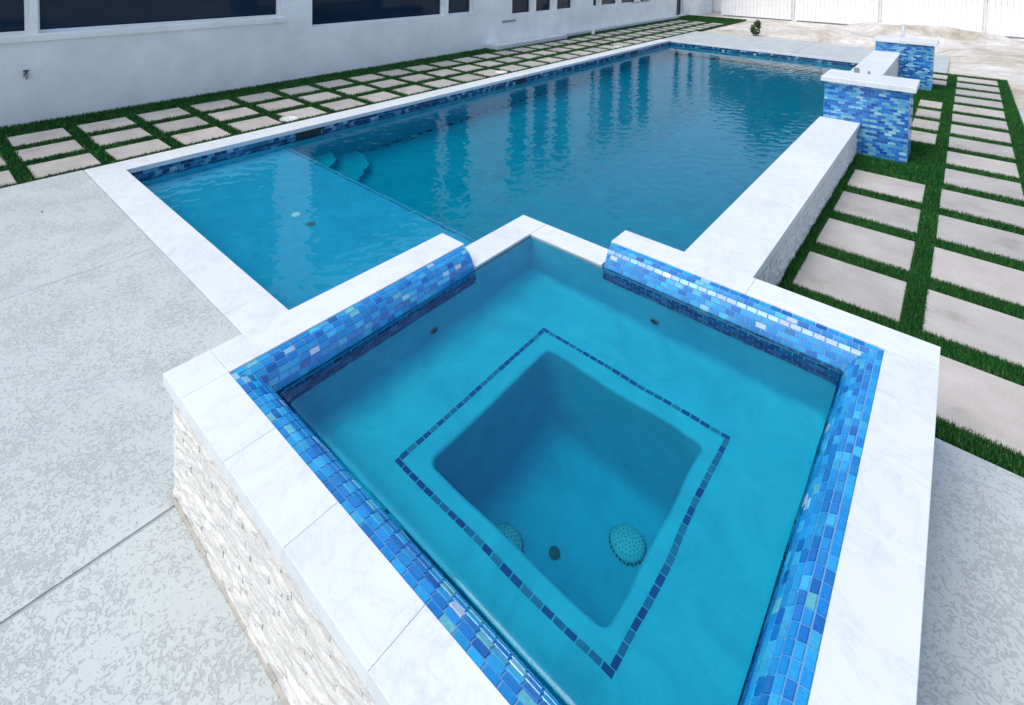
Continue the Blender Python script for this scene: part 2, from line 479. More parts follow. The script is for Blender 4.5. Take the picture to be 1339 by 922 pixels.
m.quad((xl, yn, ZSH), (0.03, yn, ZSH), (0.03, YS - .05, ZSH), (xl, YS - .05, ZSH))
for i in range(6):                                   # rounded nose of the shelf
    t0, t1 = math.pi / 2 * i / 6, math.pi / 2 * (i + 1) / 6; r = 0.05
    p = [(YS - r + r * math.sin(t), ZSH - r + r * math.cos(t)) for t in (t0, t1)]
    m.quad((xl, p[0][0], p[0][1]), (0.03, p[0][0], p[0][1]), (0.03, p[1][0], p[1][1]), (xl, p[1][0], p[1][1]))
m.quad((xl, YS, ZSH - 0.05), (0.03, YS, ZSH - 0.05), (0.03, YS, ZF), (xl, YS, ZF))
child(m.build('sun_shelf', PLASTER_H, pool), pool, PB)
for r_x, r_y, z in ((0.50, 0.62, -1.0), (0.92, 1.05, -1.22)):   # corner steps
    n = 14
    arc = [(xl + r_x * math.cos(t), YS + r_y * math.sin(t)) for t in np.linspace(0, math.pi / 2, n)]
    v = [(xl, YS, z)] + [(x, y, z) for x, y in arc] + [(x, y, ZF - .1) for x, y in arc]
    f = [tuple(range(0, n + 1))] + [(1 + i, n + 1 + i, n + 2 + i, 2 + i) for i in range(n - 1)]
    child(put('step', mesh('step', v, f), PLASTER, pool), pool, PB)

# glass tile: palette and builders
PAL = [((0.004, 0.12, 0.42), 2), ((0.006, 0.17, 0.50), 5), ((0.009, 0.23, 0.58), 8), ((0.015, 0.30, 0.64), 6),
       ((0.035, 0.38, 0.67), 3), ((0.10, 0.42, 0.52), 0.9), ((0.22, 0.48, 0.66), 0.7), ((0.40, 0.50, 0.66), 0.3)]
PC = [c for c, w in PAL]; PWT = [w for c, w in PAL]
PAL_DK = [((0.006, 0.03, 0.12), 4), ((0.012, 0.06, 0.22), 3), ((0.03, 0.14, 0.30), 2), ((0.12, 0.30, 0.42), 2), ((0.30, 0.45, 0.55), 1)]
def pick(pal):
    c = random.choices([a for a, b in pal], [b for a, b in pal])[0]
    j = random.uniform(0.85, 1.15); return (c[0] * j, c[1] * j, c[2] * j, 1)
def joined_tiles(name, items, parent, base, thick=0.006, pal=PAL, mat=None):
    """many small tiles as one mesh; item = (centre, along, across, normal, len, wid)"""
    V, Fc, col = [], [], []
    for c, a, b, n, l, w in items:
        c, a, b, n = map(Vector, (c, a, b, n)); o = len(V); e = 0.0015
        for (sx, sy, sz, ee) in ((-1, -1, -1, 0), (1, -1, -1, 0), (1, 1, -1, 0), (-1, 1, -1, 0), (-1, -1, 1, e), (1, -1, 1, e), (1, 1, 1, e), (-1, 1, 1, e)):
            V.append(c + a * sx * (l / 2 - ee) + b * sy * (w / 2 - ee) + n * (thick / 2 * sz))
        Fc += [tuple(o + i for i in q) for q in ((4, 5, 6, 7), (0, 1, 5, 4), (1, 2, 6, 5), (2, 3, 7, 6), (3, 0, 4, 7))]
        col.append(pick(pal))
    me = mesh(name, V, Fc)
    at = me.color_attributes.new('tint', 'FLOAT_COLOR', 'CORNER')
    arr = np.repeat(np.array(col, np.float32), 20, axis=0)
    at.data.foreach_set('color', arr.reshape(-1))
    o = put(name, me, mat or TILE_A, parent, kind='stuff')
    return child(o, parent, base)

items = []
def band(a, b, nrm, z0, z1, l, w, items, gap=0.003):
    a, b = Vector(a), Vector(b); ax = (b - a).normalized(); ln = (b - a).length; rows = max(1, round((z1 - z0) / w)); w = (z1 - z0) / rows
    for r in range(rows):
        s = -(r % 2) * l / 2
        while s < ln - 0.01:
            s0, s1 = max(0, s), min(ln, s + l)
            if s1 - s0 > 0.012:
                c = a + ax * ((s0 + s1) / 2); c.z = z0 + (r + .5) * w
                items.append((c + Vector(nrm) * 0.002, ax, Vector((0, 0, 1)), nrm, s1 - s0 - gap, w - gap))
            s += l
band((xl, yn, 0), (xl, yf, 0), (1, 0, 0), -0.235, -0.047, 0.075, 0.047, items)
band((xl, yf, 0), (XR, yf, 0), (0, -1, 0), -0.235, -0.047, 0.075, 0.047, items)
band((xl, yn, 0), (0.03, yn, 0), (0, 1, 0), -0.235, -0.047, 0.075, 0.047, items)
band((0.03, D - .03, 0), (0.03, yn, 0), (-1, 0, 0), -0.235, 0.28, 0.075, 0.047, items)
band((0.03, D - .03, 0), (XR, D - .03, 0), (0, 1, 0), -0.235, 0.28, 0.075, 0.047, items)
band((XR, D, 0), (XR, YP, 0), (-1, 0, 0), -0.235, 0.33, 0.075, 0.047, items)
band((XR, YP + .55, 0), (XR, yf, 0), (-1, 0, 0), -0.235, 0.33, 0.075, 0.047, items)
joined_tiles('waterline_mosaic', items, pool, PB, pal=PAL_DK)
# trim tiles on the shelf nose
items = []
for i in range(int((0.0 - xl) / 0.052)):
    x = xl + 0.03 + i * 0.052
    items.append(((x, YS - 0.075, ZSH + 0.002), (1, 0, 0), (0, 1, 0), (0, 0, 1), 0.048, 0.024))
joined_tiles('shelf_trim_mosaic', items, pool, PB, pal=[((0.05, 0.25, 0.42), 1), ((0.03, 0.18, 0.36), 1)])
# skimmer mouths in the left wall
for ys in (3.15, 7.9, 12.9):
    m = MB(); m.box((xl - 0.004, ys - 0.19, -0.20), (xl + 0.009, ys + 0.19, -0.052))
    child(m.build('skimmer_mouth', DARK, pool), pool, PB)
# coping stones: left side, near side, and the lip along the far deck
def slab(x0, y0, x1, y1, z0, z1, parent, base, name='coping_stone', bev=0.0012, mat=None):
    m = MB(); m.box((x0, y0, z0), (x1, y1, z1), bev); return child(m.build(name, mat or MARBLE, parent), parent, base)
def run(a0, a1, pitch, fn, gap=0.0014):
    n = max(1, round((a1 - a0) / pitch)); s = (a1 - a0) / n
    for i in range(n): fn(a0 + i * s + gap / 2, a0 + (i + 1) * s - gap / 2)
run(Y0, YF, 0.9, lambda a, b: slab(XL, a, XI, b, -0.045, 0.006, pool, PB))
run(XI, 0.03, 1.0, lambda a, b: slab(a, Y0, b, YI, -0.045, 0.006, pool, PB))
run(XL, 1.43, 0.61, lambda a, b: slab(a, YF, b, YF + 0.026 if False else YF + 0.028, -0.045, 0.006, pool, PB, bev=0.004))
run(13.09, YF, 0.61, lambda a, b: slab(1.13, a, 1.43, b, -0.045, 0.006, pool, PB))
# fittings on the sun shelf
m = MB(); m.cyl((-2.375, 1.965, ZSH), 0.045, 0.012, 20, 0.038); m.cyl((-2.375, 1.965, ZSH + 0.012), 0.02, 0.004, 14)
child(m.build('umbrella_sleeve_cap', PLASTIC, pool), pool, PB)
m = MB(); m.cyl((-2.11, 1.97, ZSH), 0.05, 0.006, 18); m.cyl((-2.11, 1.97, ZSH + .006), 0.02, 0.01, 12)
child(m.build('bubbler', METAL, pool), pool, PB)

# ------------------------------------------------------------------ water
def water_body(name, xs, ys, inside, z, zb, mat, slope, lam, smoothz=True, calm=None):
    nx, ny = len(xs), len(ys)
    X, Y = np.meshgrid(xs, ys, indexing='ij')
    Z = np.zeros_like(X); n = 46
    for i in range(n):
        l = lam[0] * (lam[1] / lam[0]) ** rng.uniform(); k = 2 * math.pi / l
        th = rng.uniform(0, 2 * math.pi); a = slope / k * math.sqrt(2 / n)
        Z += a * np.sin(k * (X * math.cos(th) + Y * math.sin(th)) + rng.uniform(0, 6.28))
    if calm is not None: Z *= calm(X, Y)
    idx = -np.ones((nx, ny), int); V = []; Fc = []
    use = np.zeros((nx - 1, ny - 1), bool)
    for i in range(nx - 1):
        xm = (xs[i] + xs[i + 1]) / 2
        for j in range(ny - 1):
            use[i, j] = not inside(xm, (ys[j] + ys[j + 1]) / 2)
    vert = np.zeros((nx, ny), bool)
    vert[:-1, :-1] |= use; vert[1:, :-1] |= use; vert[:-1, 1:] |= use; vert[1:, 1:] |= use
    ids = np.argwhere(vert); idx[vert] = np.arange(len(ids))
    top = np.stack([X[vert], Y[vert], z + Z[vert]], 1)
    ii, jj = np.nonzero(use)
    q = np.stack([idx[ii, jj], idx[ii + 1, jj], idx[ii + 1, jj + 1], idx[ii, jj + 1]], 1)
    ed = {}
    for a, b, c, d in q:
        for e in ((a, b), (b, c), (c, d), (d, a)):
            if (e[1], e[0]) in ed: del ed[(e[1], e[0])]
            else: ed[e] = 1
    bset = sorted({x for e in ed for x in e}); nb = len(top); remap = {b: nb + i for i, b in enumerate(bset)}
    bot = top[bset].copy(); bot[:, 2] = zb
    V = np.concatenate([top, bot])
    F = [tuple(r) for r in q] + [(b, a, remap[a], remap[b]) for a, b in ed]
    # floor polygon: follow the boundary
    nxt = {a: b for a, b in ed}; s = next(iter(nxt)); loop = [s]
    while nxt[loop[-1]] != s: loop.append(nxt[loop[-1]])
    F.append(tuple(remap[x] for x in reversed(loop)))
    me = mesh(name, V, F)
    me.polygons.foreach_set('use_smooth', [i < len(q) for i in range(len(F))]); me.update()
    return put(name, me, mat, kind='structure')

def lin(a, b, s): return list(np.linspace(a, b, max(2, int((b - a) / s) + 1)))
ws = 0.02
wx = lin(xl - 0.01, 0.04, ws)[:-1] + lin(0.04, XR + 0.01, ws)
wy = lin(yn - 0.01, D - 0.04, ws)[:-1] + lin(D - 0.04, yf + 0.01, ws)
water_body('pool_water', wx, wy, lambda x, y: x > 0.04 and y < D - 0.04, ZP, -2.3, WATER_P, 0.032, (0.055, 0.26),
           calm=lambda X, Y: 1.05 - 0.5 * np.clip((Y - 4) / 7, 0, 1))

# ------------------------------------------------------------------ spa
SB = (W / 2, D / 2, 0)
spa = empty('raised_spa', SB, label='square raised spa with white coping and blue mosaic rim in the foreground', cat='spa')
A_LB, A_RB, A_LF, A_RF, BV = 0.112, 0.118, 0.170, 0.155, 0.215
WY, WX = 1.63, 0.83           # where the raised coping stops and the weir begins
ZT0 = 0.285                   # bottom of the tile band
def prof(a, n=60):
    """rim profile: quarter ellipse from the coping edge, then straight down"""
    p = [(a * math.sin(t), H - 0.010 - BV * (1 - math.cos(t))) for t in np.linspace(0, math.pi / 2, n)]
    p.append((a, ZT0)); return np.array(p)
def off_at(a, z):
    u = (H - 0.010 - z) / BV
    return a if u >= 1 else a * math.sin(math.acos(max(-1, 1 - max(0, u))))
SIDES = {  # name: (axis along, origin of the coping inner edge, inward normal, a, (lo limit fn), (hi limit fn))
    'LF': dict(a=A_LF, pt=lambda s, o: (s, CS + o), n=(0, 1), lo=lambda z: CS + off_at(A_LB, z), hi=lambda z: W - CS - off_at(A_RF, z)),
    'RF': dict(a=A_RF, pt=lambda s, o: (W - CS - o, s), n=(-1, 0), lo=lambda z: CS + off_at(A_LF, z), hi=lambda z: D - CS - off_at(A_RB, z)),
    'LB': dict(a=A_LB, pt=lambda s, o: (CS + o, s), n=(1, 0), lo=lambda z: CS + off_at(A_LF, z), hi=lambda z: WY - 0.01),
    'RB': dict(a=A_RB, pt=lambda s, o: (s, D - CS - o), n=(0, -1), lo=lambda z: WX + 0.01, hi=lambda z: W - CS - off_at(A_RF, z)),
}
TL, TW, TG = 0.050, 0.0265, 0.0036
tv, tf = box_vf((-.5, -.5, -.5), (.5, .5, .5))
unit_tile = mesh('tile', *(lambda: ([(-.5, -.5, -.5), (.5, -.5, -.5), (.5, .5, -.5), (-.5, .5, -.5), (-.47, -.44, .5), (.47, -.44, .5), (.47, .44, .5), (-.47, .44, .5)], tf))())
unit_tile.materials.append(TILE)
all_tiles = []
bands = {}
for nm, S in SIDES.items():
    P = prof(S['a']); seg = np.hypot(*np.diff(P, axis=0).T); cum = np.concatenate([[0], np.cumsum(seg)]); tot = cum[-1]
    at = lambda s: np.array([np.interp(s, cum, P[:, 0]), np.interp(s, cum, P[:, 1])])
    # grout bed
    m = MB(); ss = np.linspace(0, tot, 26)
    ring = []
    for s in ss:
        o, z = at(s); o = o - 0.0006; zz = z - 0.0006
        ring.append([(*S['pt'](S['lo'](z), o), zz), (*S['pt'](S['hi'](z), o), zz)])
    for i in range(len(ring) - 1): m.quad(ring[i][0], ring[i][1], ring[i + 1][1], ring[i + 1][0])
    if nm in ('LB', 'RB'):     # rounded end facing the weir
        k = 1 if nm == 'LB' else 0
        cap = [r[k] for r in ring]; s_end = S['hi'](0) if k else S['lo'](0)
        cap += [(*S['pt'](s_end, -0.01), ZT0), (*S['pt'](s_end, -0.01), H - 0.01)]
        m.add(cap, [tuple(range(len(cap)))])
    bands[nm] = child(m.build('tile_band', GROUT, spa), spa, SB)
    rows = int(tot / TW); tw = tot / rows
    for r in range(rows):
        s = (r + .5) * tw; o, z = at(s); p2 = at(min(tot, s + .004)); p1 = at(max(0, s - .004)); t = (p2 - p1) / np.hypot(*(p2 - p1))
        lo, hi = S['lo'](z), S['hi'](z)
        u = lo - (r % 2) * TL / 2 - random.uniform(0, .004)
        while u < hi - 0.008:
            u0, u1 = max(lo, u), min(hi, u + TL)
            u += TL
            if u1 - u0 < 0.012: continue
            nxy = Vector((*S['n'], 0))
            acr = nxy * t[0] + Vector((0, 0, t[1]))
            al = (Vector((*S['pt'](1, 0), 0)) - Vector((*S['pt'](0, 0), 0)))
            nr = al.cross(acr)
            if nr.z < 0 or (abs(nr.z) < 1e-6 and nr.dot(nxy) < 0): nr = -nr; 
            if nr.dot(nxy) < -1e-6: nr = -nr
            c = Vector((*S['pt']((u0 + u1) / 2, o), z))
            all_tiles.append((nm, c, al, acr, nr, u1 - u0 - TG, tw - TG))
def pix(p):
    q = Vector(p) - CAM; zf = q.dot(fw)
    if zf <= 0.05: return None
    return PX + F_PX * q.dot(rt2) / zf, PY - F_PX * q.dot(up2) / zf, zf
def showsize(t):
    q = pix(t[1])
    if q is None or not (-10 < q[0] < 1349 and -10 < q[1] < 932) or t[1].z < ZS + 0.008: return 0
    v = (CAM - t[1]).normalized().dot(t[4])
    return max(0, v) / q[2] ** 2
sc = sorted(range(len(all_tiles)), key=lambda i: -showsize(all_tiles[i]))
top300 = set(sc[:300])
rest = {k: [] for k in SIDES}
for i, (nm, c, al, acr, nr, l, w) in enumerate(all_tiles):
    if i in top300:
        o = put('tile', unit_tile, None, bands[nm])
        a2 = al.normalized(); b2 = nr.cross(a2)
        o.matrix_basis = Matrix.Translation(c) @ Matrix((a2, b2, nr)).transposed().to_4x4() @ Matrix.Diagonal((l, w, 0.0045, 1))
        o.color = pick(PAL)
    else: rest[nm].append((c, al, acr, nr, l, w))
for nm, it in rest.items():
    if it:
        # corner winding is fixed by along x across = normal
        it2 = []
        for c, al, acr, nr, l, w in it:
            a2 = Vector(al).normalized(); it2.append((c, a2, Vector(nr).cross(a2), nr, l, w))
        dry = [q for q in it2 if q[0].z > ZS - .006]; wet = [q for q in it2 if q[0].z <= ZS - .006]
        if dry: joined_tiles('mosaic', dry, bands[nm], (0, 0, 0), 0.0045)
        joined_tiles('submerged_shaded_mosaic', wet, bands[nm], (0, 0, 0), mat=TILE_W,
                     pal=[((0.004, 0.06, 0.24), 3), ((0.006, 0.10, 0.32), 3), ((0.012, 0.16, 0.40), 3), ((0.03, 0.24, 0.44), 1)])  # same tile below the waterline, its shade put into darker tints

# coping stones of the spa
T = 0.05
SP = dict(parent=spa, base=SB)
def sl(x0, y0, x1, y1, z=H, **k): return slab(x0, y0, x1, y1, z - T, z, spa, SB, **k)
# left front side: joints seen at 0.17, 0.58, 0.99, 1.40
xs = [0.0, 0.18, 0.585, 0.99, 1.40, 1.81, W]
sl(0.0, 0.0, CS - 0.0005, CS + 0.0)
for a, b in zip([CS + .0005, 0.585, 0.99, 1.40, 1.81], [0.584, 0.989, 1.399, 1.809, W]): sl(a, 0.0, b, CS)
run(CS + 0.001, WY, 0.72, lambda a, b: sl(0.0, a, CS, b))
run(CS + 0.001, D - CS - .001, 1.0, lambda a, b: sl(W - CS, a, W, b))
run(WX, W, 0.8, lambda a, b: sl(a, D - CS, b, D))
sl(0.085, WY + .003, 0.286, 2.375, HW, name='weir_stone'); sl(0.289, 2.186, WX - .003, 2.375, HW, name='weir_stone')
# core walls under the coping (butted end to end)
i3 = 0.035
m = MB()
m.box((i3, i3, -.3), (W - i3, CS, H - T)); m.box((W - CS, CS, -.3), (W - i3, D - i3, H - T))
m.box((i3, CS, -.3), (CS, WY - .003, H - T)); m.box((i3, WY - .003, -.3), (.10, D - i3, .285)); m.box((.10, WY - .003, -.3), (.272, 2.36, HW - T))
m.box((.272, 2.20, -.3), (WX + .003, 2.36, HW - T)); m.box((.10, 2.36, -.3), (WX + .003, D - i3, .285)); m.box((WX + .003, D - CS, -.3), (W - CS, D - i3, H - T))
core = child(m.build('wall', MORTAR, spa), spa, SB)
# inside plaster
iX0, iX1, iY0, iY1 = CS + A_LB - .004, W - CS - A_RF + .004, CS + A_LF - .004, D - CS - A_RB + .004
ZB, ZFL = -0.055, -0.72
m = MB()
rc = 0.06; nc = 7       # cove where wall meets bench
def coved(a, b, nrm, ztop):
    a, b, n = Vector((*a, 0)), Vector((*b, 0)), Vector((*nrm, 0))
    pr = [(0, ztop), (0, ZB + rc)] + [(rc * (1 - math.cos(t)), ZB + rc * (1 - math.sin(t))) for t in np.linspace(0, math.pi / 2, nc)[1:]]
    for (o0, z0), (o1, z1) in zip(pr[:-1], pr[1:]):
        m.quad(a + n * o0 + Vector((0, 0, z0)), b + n * o0 + Vector((0, 0, z0)), b + n * o1 + Vector((0, 0, z1)), a + n * o1 + Vector((0, 0, z1)))
wi = CS + 0.003
coved((iX0, iY0), (iX1, iY0), (0, 1), ZT0 + .01); coved((iX1, iY0), (iX1, iY1), (-1, 0), ZT0 + .01)
coved((iX0, iY1), (iX1, iY1), (0, -1), HW - T + .01); coved((iX0, iY0), (iX0, iY1), (1, 0), HW - T + .01)
# bench sheet with the rounded foot-well opening
wx0, wx1, wy0, wy1 = 0.795, 1.628, 0.785, 1.668
R1 = 0.034
def rrect(x0, y0, x1, y1, r, n=6):
    out = []
    for cx, cyy, t0 in ((x1 - r, y1 - r, 0), (x0 + r, y1 - r, 90), (x0 + r, y0 + r, 180), (x1 - r, y0 + r, 270)):
        for i in range(n + 1):
            t = math.radians(t0 + 90 * i / n); out.append((cx + r * math.cos(t), cyy + r * math.sin(t)))
    return out
nose = 0.022
loops = []
outer = rrect(CS - .02, CS - .02, W - CS + .02, D - CS + .02, 0.001)
loops.append([(x, y, ZB) for x, y in outer])
for i in range(6):
    t = math.pi / 2 * i / 5; e = nose * (1 - math.sin(t))
    loops.append([(x, y, ZB - nose * (1 - math.cos(t))) for x, y in rrect(wx0 - e, wy0 - e, wx1 + e, wy1 + e, R1 + e)])
loops.append([(x, y, ZFL + 0.09) for x, y in rrect(wx0 + .015, wy0 + .015, wx1 - .015, wy1 - .015, R1)])
for i in range(1, 5):
    t = math.pi / 2 * i / 4; e = 0.015 + 0.09 * (1 - math.cos(t))
    loops.append([(x, y, ZFL + 0.09 * (1 - math.sin(t))) for x, y in rrect(wx0 + e, wy0 + e, wx1 - e, wy1 - e, R1 + .03)])
o = len(m.v); n = len(loops[0]); mv = [p for l in loops for p in l]
fs = [(k * n + i, k * n + (i + 1) % n, (k + 1) * n + (i + 1) % n, (k + 1) * n + i) for k in range(len(loops) - 1) for i in range(n)]
fs.append(tuple(range((len(loops) - 1) * n, len(loops) * n)))
m.add(mv, fs)
sh = child(m.build('shell', PLASTER_S, spa), spa, SB)
me = sh.data; me.shade_smooth()
try: me.set_sharp_from_angle(angle=math.radians(50))
except Exception: pass
# trim tiles round the foot well
tx0, tx1, ty0, ty1 = 0.690, 1.699, 0.694, 1.778
tt = mesh('trim_tile', *box_vf((-.5, -.5, -.5), (.5, .5, .5))); tt.materials.append(TILE)
def trim(a, b, fixed, axis):
    n = round((b - a) / 0.0445); s = (b - a) / n
    for i in range(n):
        o = put('trim_tile', tt, None, spa); u = a + (i + .5) * s
        p = (u, fixed) if axis == 0 else (fixed, u)
        o.matrix_basis = Matrix.Translation((p[0] - SB[0], p[1] - SB[1], ZB + 0.001)) @ Matrix.Rotation(0 if axis == 0 else math.pi / 2, 4, 'Z') @ Matrix.Diagonal((s - .006, 0.021, 0.006, 1))
        o.color = random.choice([(0.01, 0.07, 0.30, 1), (0.012, 0.10, 0.34, 1), (0.03, 0.19, 0.40, 1), (0.05, 0.25, 0.42, 1)])
trim(tx0 - .011, tx1 + .011, ty0, 0); trim(tx0 - .011, tx1 + .011, ty1, 0); trim(ty0 + .012, ty1 - .012, tx0, 1); trim(ty0 + .012, ty1 - .012, tx1, 1)
# drain covers: domed discs with rings of slots
def drain(x, y):
    r = 0.082
    prof_ = [(r, 0), (r, .018), (r * .94, .028), (r * .7, .038), (r * .35, .043), (0.012, .045)]
    nn = 32; v = []; f = []
    for (q, z) in prof_:
        v += [(q * math.cos(t), q * math.sin(t), z) for t in np.linspace(0, 2 * math.pi, nn, False)]
    for k in range(len(prof_) - 1): f += [(k * nn + i, k * nn + (i + 1) % nn, (k + 1) * nn + (i + 1) % nn, (k + 1) * nn + i) for i in range(nn)]
    f.append(tuple(range((len(prof_) - 1) * nn, len(prof_) * nn)))
    o = put('drain_cover', mesh('drain_cover', v, f, True), PLASTIC, spa)
    o.location = (x - SB[0], y - SB[1], ZFL + .002)
    hm = MB()
    for q, cnt in ((.018, 6), (.034, 10), (.05, 16), (.066, 22)):
        zz = np.interp(q, [p[0] for p in prof_][::-1], [p[1] for p in prof_][::-1])
        for i in range(cnt):
            t = 2 * math.pi * (i + .5 * (cnt % 3)) / cnt; hm.cyl((q * math.cos(t), q * math.sin(t), zz - .002), .0032, .0028, 8)
    for i in range(28):
        t = 2 * math.pi * i / 28; hm.cyl((r * 1.001 * math.cos(t), r * 1.001 * math.sin(t), .004), .005, .010, 6)
    hm.build('slots', SLOT, o)
drain(1.402, 1.425); drain(1.00, 1.045)
m = MB(); m.cyl((0, 0, 0), .024, .006, 18); m.cyl((0, 0, .006), .016, .004, 12)
o = m.build("floor_port", SLOT, spa)
o.location = (1.178 - SB[0], 1.176 - SB[1], ZFL + .002)
def jet(p, n):
    m = MB(); m.cyl((0, 0, -.002), .030, .008, 20, .026); o = m.build('jet', simple('jet_grey', (.16, .25, .30), .5), spa)
    o.location = Vector(p) - Vector(SB); o.rotation_euler = Vector(n).to_track_quat('Z', 'Y').to_euler()
    k = MB(); k.cyl((0, 0, .005), .019, .004, 16); k.build('nozzle', DARK, o)
jet((iX0 + .002, 1.275, 0.06), (1, 0, 0)); jet((1.175, iY1 - .002, 0.07), (0, -1, 0))

# split-face stone on the outside of the spa, piece by piece
def stone_mesh(seed):
    r = random.Random(seed); nx, ny = 4, 2
    v, f = [], []
    for j in range(ny + 1):
        for i in range(nx + 1):
            e = 0.35 if (i in (0, nx) or j in (0, ny)) else 1.0
            v.append((i / nx - .5, j / ny - .5, 0.35 * e + r.uniform(0, .65) * (0.6 + .4 * e)))
    f = [(j * (nx + 1) + i, j * (nx + 1) + i + 1, (j + 1) * (nx + 1) + i + 1, (j + 1) * (nx + 1) + i) for j in range(ny) for i in range(nx)]
    loop = [i for i in range(nx + 1)] + [(j * (nx + 1) + nx) for j in range(1, ny + 1)] + [ny * (nx + 1) + i for i in range(nx - 1, -1, -1)] + [j * (nx + 1) for j in range(ny - 1, 0, -1)]
    b = len(v); v += [(v[i][0], v[i][1], -0.3) for i in loop]; n = len(loop)
    f += [(b + i, b + (i + 1) % n, loop[(i + 1) % n], loop[i]) for i in range(n)]
    me = mesh('stone', v, f); me.materials.append(VENEER); return me
STONES = [stone_mesh(s) for s in range(10)]
def ledger(a, b, nrm, z0, z1, rowh, lens, fn):
    a, b, n = Vector(a), Vector(b), Vector(nrm); ax = (b - a).normalized(); ln = (b - a).length
    rows = round((z1 - z0) / rowh); rh = (z1 - z0) / rows
    for r in range(rows):
        s = -random.uniform(0, lens[1])
        while s < ln - .01:
            l = random.uniform(*lens); s0, s1 = max(0, s), min(ln, s + l); s += l
            if s1 - s0 < .015: continue
            c = a + ax * ((s0 + s1) / 2); c.z = z0 + (r + .5) * rh
            fn(c, ax, n, s1 - s0 - .002, rh - .002)
def place_stone(parent, base):
    def fn(c, ax, n, l, h):
        o = put('stone', random.choice(STONES), None, parent)
        zz = Vector((0, 0, 1)); a = ax if ax.cross(zz).dot(n) > 0 else -ax
        o.matrix_basis = Matrix.Translation(c - Vector(base)) @ Matrix((a, zz, n)).transposed().to_4x4() @ Matrix.Diagonal((l, h, random.uniform(.006, .016), 1))
    return fn
ledger((i3 - .012, i3, 0), (W - i3, i3, 0), (0, -1, 0), -0.01, H - T, .0245, (.11, .24), place_stone(core, (0, 0, 0)))
core.location = (0, 0, 0); core.location = Vector(core.location) - Vector(SB)
def stones_joined(name, parent, base, a, b, nrm, z0, z1, rowh, lens):
    V, Fc = [], []
    tmpl = [([v.co.copy() for v in s.vertices], [tuple(p.vertices) for p in s.polygons]) for s in STONES]
    def fn(c, ax, n, l, h):
        zz = Vector((0, 0, 1)); a2 = ax if ax.cross(zz).dot(n) > 0 else -ax; t = random.uniform(.008, .022)
        vv, ff = random.choice(tmpl); o = len(V)
        for p in vv: V.append(c + a2 * (p.x * l) + zz * (p.y * h) + n * (p.z * t))
        Fc.extend(tuple(i + o for i in q) for q in ff)
    ledger(a, b, nrm, z0, z1, rowh, lens, fn)
    return child(put(name, mesh(name, V, Fc), VENEER, parent, kind='stuff'), parent, base)
stones_joined('ledger_stones', spa, SB, (i3, i3, 0), (i3, Y0, 0), (-1, 0, 0), -0.01, H - T, .0285, (.10, .22))
stones_joined('ledger_stones', spa, SB, (W - i3, i3, 0), (W - i3, D - i3, 0), (1, 0, 0), -0.01, H - T, .0285, (.10, .22))
stones_joined('ledger_stones', spa, SB, (XW1 - .03, D - i3, 0), (W - i3, D - i3, 0), (0, 1, 0), -0.01, H - T, .0285, (.10, .22))

# tan mortar bead where the stone meets the deck
m = MB(); xs_ = np.linspace(0.0, W, 60)
for a, b in zip(xs_[:-1], xs_[1:]): m.box((a, 0.020 - 0.005 * random.random(), -.01), (b, 0.03, 0.005 + .003 * random.random()))
child(m.build('mortar_bead', TAN, spa), spa, SB)
# spa water
sx = lin(iX0 - .006, iX1 + .006, 0.03); sy = lin(iY0 - .006, iY1 + .006, 0.03)
water_body('spa_water', sx, sy, lambda x, y: False, ZS, -1.2, WATER_S, 0.017, (0.10, 0.7), calm=lambda X, Y: 0.8 + 1.6 * np.clip((X - 1.6) / 0.4, 0, 1))

# ------------------------------------------------------------------ raised walls and tiled pillars
def raised_wall(name, y0, y1, x0, x1, ztop, label, veneer):
    base = ((x0 + x1) / 2, (y0 + y1) / 2, 0)
    t = empty(name, base, label=label, cat='wall')
    m = MB(); m.box((XR - .0 + 0.012, y0, -.4), (x1 - .03 - .002, y1, ztop - .05)); child(m.build('body', MORTAR if veneer else STUCCO, t), t, base)
    run(y0, y1, 1.7, lambda a, b: slab(x0, a, x1, b, ztop - .05, ztop, t, base, name='cap_stone'))
    if veneer: stones_joined('ledger_stones', t, base, (x1 - .032, y0, 0), (x1 - .032, y1, 0), (1, 0, 0), -.01, ztop - .05, .0285, (.10, .22))
    else: stones_joined('ledger_stones', t, base, (x1 - .032, y0, 0), (x1 - .032, y1, 0), (1, 0, 0), -.01, ztop - .05, .05, (.15, .3))
raised_wall('low_wall', D - i3 + .03, YP - .01, XW0, XW1, 0.385, 'low white stone wall with smooth cap between spa and nearer tiled pillar', True)
raised_wall('low_wall', YP + .60, 12.455, 1.12, 1.535, 0.66, 'taller white wall running between the two blue tiled pillars', True)

def pillar(y0, label, x1):
    base = (1.56, y0 + .27, 0)
    t = empty('tile_pillar', base, label=label, cat='pillar', group='blue tiled pillars beside the pool')
    x0, dp, zt = 1.14, 0.55, 0.848
    m = MB(); m.box((x0, y0, -.4), (x1, y0 + dp, zt)); child(m.build('body', GROUT, t), t, base)
    it = []
    band((x0, y0, 0), (x1, y0, 0), (0, -1, 0), -.01, zt - .002, .0735, .0325, it, .004)
    band((x1, y0, 0), (x1, y0 + dp, 0), (1, 0, 0), -.01, zt - .002, .0735, .0325, it, .004)
    band((x0, y0 + dp, 0), (x0, y0, 0), (-1, 0, 0), -.2, zt - .002, .0735, .0325, it, .004)
    band((x1, y0 + dp, 0), (x0, y0 + dp, 0), (0, 1, 0), -.01, zt - .002, .0735, .0325, it, .004)
    joined_tiles('mosaic', it, t, base, pal=[((0.012, 0.10, 0.42), 3), ((0.02, 0.19, 0.55), 3), ((0.08, 0.36, 0.64), 3), ((0.18, 0.45, 0.62), 3), ((0.32, 0.55, 0.68), 1)])
    slab(x0 - .04, y0 - .05, x1 + .055, y0 + dp + .05, zt, zt + .062, t, base, name='cap', bev=.005)
    return t
